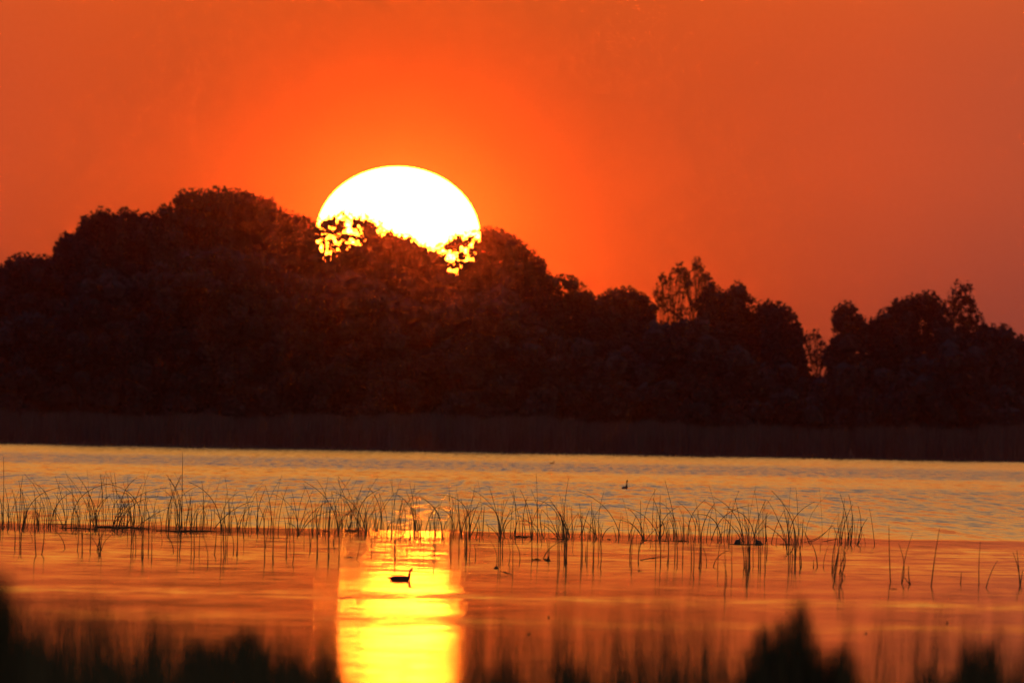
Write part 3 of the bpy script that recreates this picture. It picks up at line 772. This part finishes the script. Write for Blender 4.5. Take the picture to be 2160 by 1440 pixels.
# ------------------------------------------------------------------ floating litter
def twig(x0, y0, x1, y1, r, lab, name='floating_twig', cat='plant litter', bump=None, grp='litter floating on the lake'):
    d = wdist((x0 + x1) / 2, max(y0, y1))
    a, b = pos(x0, y0, d), pos(x1, y1, d)
    if bump is None: a.z = b.z = .004
    a.z = max(a.z, .0); b.z = max(b.z, .0)
    n = 9
    pts = []
    for i in range(n):
        t = i / (n - 1)
        p = a.lerp(b, t); p.z += r * (.4 + .5 * random.random()); p.y += random.uniform(-.12, .12)
        pts.append(p)
    r *= .7
    mb = MB(); tube(mb, pts, [(r * (.35 + .65 * math.sin(math.pi * min(1, .12 + i / n)))) * random.uniform(.7, 1.2) for i in range(n)], 6)
    root = mb.build(name, M_litter, smooth=True)
    tag(root, lab, cat, grp)
for a in [
 (90, 1100, 160, 1106, .012, 'thin bent stem floating left of the long dark litter line'),
 (125, 1105, 205, 1116, .022, 'dark sloping stem at the left end of the long litter line'),
 (200, 1116, 318, 1114, .035, 'longest dark line of litter, under the tangle of rushes'),
 (112, 1125, 205, 1126, .010, 'faint thin stem floating just below the long litter line'),
 (330, 1112, 470, 1122, .022, 'low dark litter band below the curved black rushes'),
 (683, 1121, 699, 1122, .022, 'short black fleck of litter left of the sun path'),
 (728, 1120, 760, 1121, .026, 'black bar of litter touching the left edge of the sun path'),
 (727, 1176, 748, 1177, .016, 'small dark bar floating alone below the sun path left edge'),
 (836, 1123, 850, 1124, .014, 'tiny dark fleck in the glowing band of the sun path'),
 (866, 1133, 893, 1134, .013, 'thin dark stroke across the sun path'),
 (1085, 1133, 1124, 1134, .028, 'black bar of litter at the foot of the stout upright rush'),
 (1150, 1136, 1205, 1137, .010, 'hairline stem floating left of the thick rush cluster'),
 (1121, 1181, 1142, 1182, .020, 'black bar floating below the stout rush'),
 (1146, 1182, 1157, 1182, .018, 'short bar beside the small conical tuft'),
 (1281, 1139, 1289, 1139, .016, 'tiny black speck on the red band right of centre'),
 (1352, 1138, 1420, 1141, .010, 'hairline stem right of the meeting rushes'),
 (1420, 1142, 1450, 1141, .018, 'dark low bar beneath the fine upright rushes'),
 (1640, 1148, 1682, 1149, .013, 'thin dark stem right of the two lumps'),
 (1876, 1243, 1892, 1243, .010, 'small dark stroke at the foot of the forked rush'),
 (1345, 1205, 1354, 1205, .010, 'faint little fleck below the bowed rushes right of centre')]:
    twig(*a)
twig(1056, 1205, 1082, 1213, .012, 'slanting broken stem lying on the water right of the sun path', bump=1)
twig(1735, 1143, 1768, 1137, .012, 'short twig raised at one end left of the tall right bunch', bump=1)
twig(1350, 1182, 1408, 1174, .010, 'bent stem skimming the water right of centre', bump=1)

def tuft(x, y, w, h, lab, name='floating_leaf', cat='leaf', grp='dark leaves and tufts on the water'):
    d = wdist(x, y); px = S * d
    c = pos(x, y, d); c.z = 0
    mb = MB()
    nu, nv = 9, 5
    vs, fs = [], []
    for j in range(nv + 1):
        f = j / nv
        for i in range(nu):
            a = 2 * math.pi * i / nu
            r = (w * px / 2) * (1 - f ** 1.3) * random.uniform(.75, 1.1) + .002
            vs.append((c.x + r * math.cos(a) + .1 * w * px * f, c.y + r * math.sin(a), -.01 + f * h * px))
    for j in range(nv):
        for i in range(nu):
            i2 = (i + 1) % nu
            fs.append((j * nu + i, j * nu + i2, (j + 1) * nu + i2, (j + 1) * nu + i))
    fs.append(tuple(nv * nu + i for i in range(nu)))
    mb.add(vs, fs)
    tag(mb.build(name, M_litter), lab, cat, grp)
tuft(1156, 1183, 11, 12, 'small conical tuft standing on the water right of the sun path', 'water_plant', 'plant')
tuft(1046, 1199, 12, 9, 'pointed dark scrap floating above the slanting broken stem', 'floating_scrap', 'scrap')
tuft(1474, 1199, 5, 5, 'little round knob at the foot of the spindly rushes')
tuft(974, 1276, 6, 7, 'small dark leaf floating just right of the sun path, low down')
tuft(1200, 1229, 4, 4, 'tiny leaf above the bright streak right of centre')
tuft(1157, 1303, 5, 9, 'upright blurred leaf in the dull lower water right of centre')
tuft(1115, 1338, 9, 8, 'largest blurred leaf, in the lower water right of the sun path')
tuft(1909, 1307, 12, 3, 'flat dark leaf between the two bright streaks at right')
tuft(1998, 1315, 4, 8, 'narrow upright leaf between the bright streaks near the right edge')
tuft(1826, 1336, 8, 6, 'dark leaf right of the big blurred tussock')

# ------------------------------------------------------------------ birds
def bird(x, y, heading, L_, lab, neck=1.0, cat='water bird'):
    """swimming bird, L_ body length in metres, heading 0 = to the right of the picture"""
    d = wdist(x, y)
    base = pos(x, y, d); base.z = 0
    root = empty('water_bird', base)
    tag(root, lab, cat)
    ch, sh = math.cos(heading), math.sin(heading)
    def W(a, z, side=0): return base + Vector((a * ch * L_ - side * sh * L_, a * sh * L_ + side * ch * L_, z * L_))
    mb = MB()
    # one continuous skin: tail, back, breast, neck, head
    path = [(-.54, .095, .012, .008), (-.46, .085, .06, .034), (-.36, .07, .12, .08), (-.22, .065, .17, .115), (-.05, .06, .185, .13),
            (.12, .06, .165, .125), (.24, .07, .13, .11), (.315, .11, .09, .09), (.335, .18 * neck, .060, .060),
            (.335, .26 * neck, .046, .046), (.345, .33 * neck, .044, .044), (.375, .39 * neck, .052, .058),
            (.42, .415 * neck, .056, .060), (.465, .41 * neck, .042, .044), (.49, .40 * neck, .016, .018)]
    sides = 14
    vs = []
    for i, (a, z, rw, rh) in enumerate(path):
        p = (path[min(i + 1, len(path) - 1)][0] - path[max(i - 1, 0)][0], path[min(i + 1, len(path) - 1)][1] - path[max(i - 1, 0)][1])
        l = math.hypot(*p); ta, tz = p[0] / l, p[1] / l
        for k in range(sides):
            q = 2 * math.pi * k / sides
            s_, u_ = rw * math.cos(q), rh * math.sin(q)
            vs.append(tuple(W(a - tz * u_, z + ta * u_, s_)))
    fs = []
    for i in range(len(path) - 1):
        for k in range(sides):
            k2 = (k + 1) % sides
            fs.append((i * sides + k, i * sides + k2, (i + 1) * sides + k2, (i + 1) * sides + k))
    fs.append(tuple(range(sides))[::-1]); fs.append(tuple((len(path) - 1) * sides + k for k in range(sides)))
    mb.add(vs, fs)
    mb.build('body', M_bird, root, smooth=True)
    b = MB()
    tube(b, [W(.47, .405 * neck), W(.53, .385 * neck), W(.585, .365 * neck)], [.017 * L_, .011 * L_, .002 * L_], 8)
    b.build('bill', M_bill, root, smooth=True)
    for s in (-1, 1):
        e = MB(); v, f = ico()
        e.add(v * .009 * L_ + np.array(W(.43, .425 * neck, s * .042)), f); e.build('eye', M_shell, root)
        wm = MB()
        wv, wf = ico()
        q = []
        for vv in wv:
            q.append(tuple(W(-.12 + vv[0] * .27, .072 + vv[2] * .05, s * (.118 + abs(vv[1]) * .035))))
        wm.add(q, wf); wm.build('wing', M_bird, root, smooth=True)
bird(845, 1223.5, 0.0, .30, 'slender dark water bird with upright neck swimming right in the sun path', neck=1.05)
bird(1318, 1030.5, math.radians(-66), .44, 'small black water bird with raised head on the open water right of centre', neck=1.55)
bird(1164, 977.5, math.radians(20), .36, 'faint distant water bird far out near the reed belt', neck=1.2)

def turtle(x, y, w, h, flip, lab):
    d = wdist(x, y); px = S * d
    c = pos(x, y, d); c.z = 0
    root = empty('turtle', c)
    tag(root, lab, 'turtle', 'two dark lumps on a floating stem')
    W_, Hh = w * px / 2, h * px
    mb = MB(); vs, fs = [], []
    nu, nv = 18, 9
    for j in range(nv + 1):
        f = j / nv
        for i in range(nu):
            a = 2 * math.pi * i / nu
            r = math.cos(f * math.pi / 2) ** .62
            xx = r * math.cos(a) * W_ - flip * W_ * .26 * f
            vs.append((c.x + xx, c.y + r * math.sin(a) * W_ * .8, -.02 + math.sin(f * math.pi / 2) ** 1.15 * Hh * (1 + .05 * math.sin(5 * a) * (1 - f))))
    for j in range(nv):
        for i in range(nu):
            i2 = (i + 1) % nu
            fs.append((j * nu + i, j * nu + i2, (j + 1) * nu + i2, (j + 1) * nu + i))
    mb.add(vs, fs)
    mb.build('shell', M_shell, root, smooth=True)
    hd = MB()
    tube(hd, [c + Vector((-flip * W_ * .5, 0, Hh * .55)), c + Vector((-flip * W_ * .66, -.01, Hh * .85)), c + Vector((-flip * W_ * .72, -.01, Hh * 1.0)), c + Vector((-flip * W_ * .86, -.01, Hh * .96))],
         [W_ * .22, W_ * .18, W_ * .17, W_ * .06], 8)
    hd.build('head', M_shell, root, smooth=True)
turtle(1555, 1147, 15, 12.5, -1, 'left of two hunched black turtle like lumps on a thin floating stem')
turtle(1601, 1148.5, 17, 12, 1, 'right of two hunched black turtle like lumps on a thin floating stem')
twig(1535, 1147, 1622, 1149, .012, 'thin dark stem floating under the two black lumps')

# ------------------------------------------------------------------ near bank: blurred sedge and grass
def gz(y):                 # height of the near bank
    return float(np.interp(y, [-500, 0, 50, 62, 70, 78, 100], [.3, .3, .28, .22, .12, -.15, -1.0]))

def tussock(lab, D, prof, n, wd=(.005, .011), spread=.22, name='sedge_tussock'):
    """prof: outline of the tips [(x, y)...] as seen in the photograph, at distance D"""
    xs = [p[0] for p in prof]; xm = (xs[0] + xs[-1]) / 2
    b = pos(xm, 1440, D); b.z = gz(D) - .03
    root = empty(name, b)
    tag(root, lab, 'grass tussock', 'blurred tussocks on the near bank')
    ys = [p[1] for p in prof]
    mb = MB(); B, T = [], []
    half = (xs[-1] - xs[0]) / 2 * S * D
    for k in range(n):
        x = random.uniform(xs[0], xs[-1])
        yt = float(np.interp(x, xs, ys))
        t = pos(x, yt, D)
        z0 = b.z; hh = t.z - z0
        f = 1 - abs(random.gauss(0, .10)) if random.random() < .55 else random.uniform(.55, 1)
        t.z = z0 + hh * max(.25, f)
        t.y = D + random.uniform(-1, 1) * max(half, .15) * .8
        bxp = b.x + (t.x - b.x) * random.uniform(.55, .95)
        B.append((bxp, D + (t.y - D) * .8, z0)); T.append(tuple(t + Vector((random.gauss(0, .02), 0, 0))))
    blades(mb, B, T, rng.uniform(wd[0], wd[1], n), bend=.15)
    mb.build('blades', M_sedge, root)
    return root

tussock('big black blurred tussock with a central spike at lower right', 72,
        [(1545, 1430), (1575, 1350), (1600, 1315), (1620, 1300), (1645, 1300), (1662, 1292), (1676, 1262), (1690, 1240), (1706, 1268),
         (1716, 1320), (1735, 1365), (1775, 1350), (1795, 1345), (1815, 1410), (1830, 1440)], 2600)
tussock('black twin peaked blurred tussock near the right edge', 71,
        [(1995, 1440), (2022, 1400), (2040, 1315), (2052, 1345), (2068, 1360), (2082, 1330), (2096, 1330), (2106, 1400), (2150, 1440)], 1300)
tussock('low blurred tussock between the two tall right ones', 69,
        [(1915, 1440), (1940, 1410), (1962, 1385), (1985, 1405), (2012, 1440)], 420)
tussock('dark blurred leaves in the left bottom corner', 66,
        [(-60, 1300), (-20, 1280), (0, 1300), (30, 1345), (60, 1330), (90, 1345), (120, 1375), (150, 1420)], 1900)
tussock('blurred spray high at the left edge above the corner tussock', 48,
        [(-60, 1190), (-20, 1185), (0, 1180), (14, 1195), (26, 1225), (30, 1290)], 900, wd=(.004, .009))
tussock('loose blurred sedge right of the left corner', 62,
        [(60, 1400), (90, 1300), (105, 1280), (130, 1350), (160, 1400)], 130, wd=(.004, .008))
tussock('wide low blurred tussock left of the sun path', 72,
        [(360, 1440), (385, 1370), (410, 1325), (440, 1350), (470, 1340), (500, 1325), (530, 1310), (560, 1350), (600, 1380), (630, 1400), (665, 1440)], 3000)
tussock('pointed blurred tussock left of the wide low one', 67,
        [(205, 1440), (235, 1370), (255, 1400), (290, 1420), (315, 1330), (330, 1262), (345, 1310), (352, 1440)], 700)
tussock('blurred sedge slanting up from the lower left', 61,
        [(190, 1235), (205, 1230), (225, 1290), (245, 1330), (262, 1380), (275, 1440)], 170, wd=(.004, .008))
tussock('blurred shoots at the left foot of the sun path', 69,
        [(600, 1410), (612, 1330), (622, 1355), (650, 1400), (680, 1350), (700, 1385), (730, 1425), (760, 1432)], 700)
tussock('low blurred tips inside the sun path at the bottom', 69,
        [(720, 1435), (760, 1400), (800, 1425), (840, 1410), (870, 1432), (900, 1400), (930, 1425)], 130, wd=(.003, .006))
tussock('low blurred tuft right of the sun path', 71,
        [(1020, 1440), (1045, 1375), (1062, 1400), (1085, 1378), (1100, 1410), (1125, 1440)], 420)
tussock('low blurred tuft right of centre at the bottom', 71,
        [(1165, 1440), (1180, 1380), (1205, 1385), (1225, 1360), (1240, 1400), (1262, 1440)], 480)
tussock('thin blurred grasses left of the big black tussock', 66,
        [(1380, 1440), (1400, 1360), (1435, 1385), (1460, 1400), (1500, 1345), (1530, 1370), (1545, 1440)], 480, wd=(.003, .007))
tussock('faint grasses between right of centre and the big tussock', 64,
        [(1270, 1440), (1290, 1380), (1320, 1350), (1350, 1370), (1385, 1440)], 260, wd=(.003, .006))
tussock('slanting blurred grasses in front of the right edge', 59,
        [(2110, 1440), (2130, 1360), (2150, 1330), (2180, 1330), (2210, 1440)], 240, wd=(.003, .007))

def near_grass():
    mb = MB(); B, T = [], []
    dens = [(-30, 200, 700, 1235, 60), (200, 420, 480, 1255, 60), (420, 720, 560, 1285, 50), (720, 960, 60, 1365, 35), (960, 1300, 400, 1235, 75),
            (1300, 1540, 330, 1215, 85), (1540, 1850, 110, 1250, 60), (1850, 2190, 300, 1230, 80)]
    for xa, xb, n, top, var in dens:
        for k in range(n):
            D = random.uniform(43, 76)
            x = random.uniform(xa, xb); yt = top + abs(random.gauss(0, 1)) * var * 1.6
            if yt > 1430: yt = random.uniform(1330, 1430)
            t = pos(x, yt, D)
            b = Vector((t.x + random.gauss(0, .06), D, gz(D) - .03))
            B.append(tuple(b)); T.append(tuple(t))
    # a few long slanting stems
    for (x0, x1, y1, D) in [(q_[0], q_[1], q_[2], q_[3] * .82) for q_ in [(265, 190, 1215, 66), (300, 225, 1240, 66), (240, 205, 1190, 70), (1215, 1200, 1195, 70), (1400, 1392, 1190, 72),
                            (1480, 1455, 1260, 68), (1500, 1480, 1270, 70), (1395, 1385, 1280, 66), (1760, 1795, 1250, 72), (1755, 1790, 1262, 70),
                            (2070, 2066, 1215, 60), (2130, 2105, 1220, 70), (1965, 1975, 1260, 74), (335, 350, 1195, 70), (1340, 1350, 1230, 74),
                            (1240, 1250, 1270, 66), (1090, 1105, 1290, 70), (1300, 1290, 1300, 60), (960, 975, 1330, 60)]]:
        for q in range(3):
            a = pos(x0 + random.uniform(-8, 8), 1440, D); a.z = gz(D) - .03
            B.append(tuple(a)); T.append(tuple(pos(x1 + random.uniform(-6, 6), y1 + random.uniform(0, 25), D)))
    blades(mb, B, T, rng.uniform(.004, .010, len(B)), bend=.1)
    # short turf that hides the bank itself
    n = 5000
    y = rng.uniform(35, 74, n); x = rng.uniform(-3.2, 3.2, n) * (y / 95)
    z = np.interp(y, [0, 50, 62, 70, 78], [.3, .28, .22, .12, -.15]) - .03
    b = np.stack([x, y, z], 1)
    t = b + np.stack([rng.normal(0, .04, n), rng.normal(0, .04, n), rng.uniform(.1, .42, n)], 1)
    blades(mb, b, t, rng.uniform(.004, .01, n))
    tag(mb.build('bank_grass', M_sedge), 'thin out of focus grass all along the near bank', 'grass', kind='stuff')
near_grass()

# ------------------------------------------------------------------ air
def haze():
    x, y0, y1, z0, z1 = 3200, -550, 6200, -3.0, 60
    v = [(-x, y0, z0), (x, y0, z0), (x, y1, z0), (-x, y1, z0), (-x, y0, z1), (x, y0, z1), (x, y1, z1), (-x, y1, z1)]
    f = [(0, 3, 2, 1), (4, 5, 6, 7), (0, 1, 5, 4), (1, 2, 6, 5), (2, 3, 7, 6), (3, 0, 4, 7)]
    mb = MB(); mb.add(v, f)
    m = bpy.data.materials.new('haze'); m.use_nodes = True
    t = m.node_tree; t.nodes.clear()
    p = t.nodes.new('ShaderNodeVolumePrincipled')
    p.inputs['Color'].default_value = (1.0, .36, .42, 1)
    p.inputs['Density'].default_value = HAZE
    p.inputs['Anisotropy'].default_value = .994
    o = t.nodes.new('ShaderNodeOutputMaterial'); t.links.new(p.outputs[0], o.inputs['Volume'])
    tag(mb.build('haze', m), 'thin dusty evening air', 'haze', kind='stuff')
HAZE = 3.2e-5
haze()
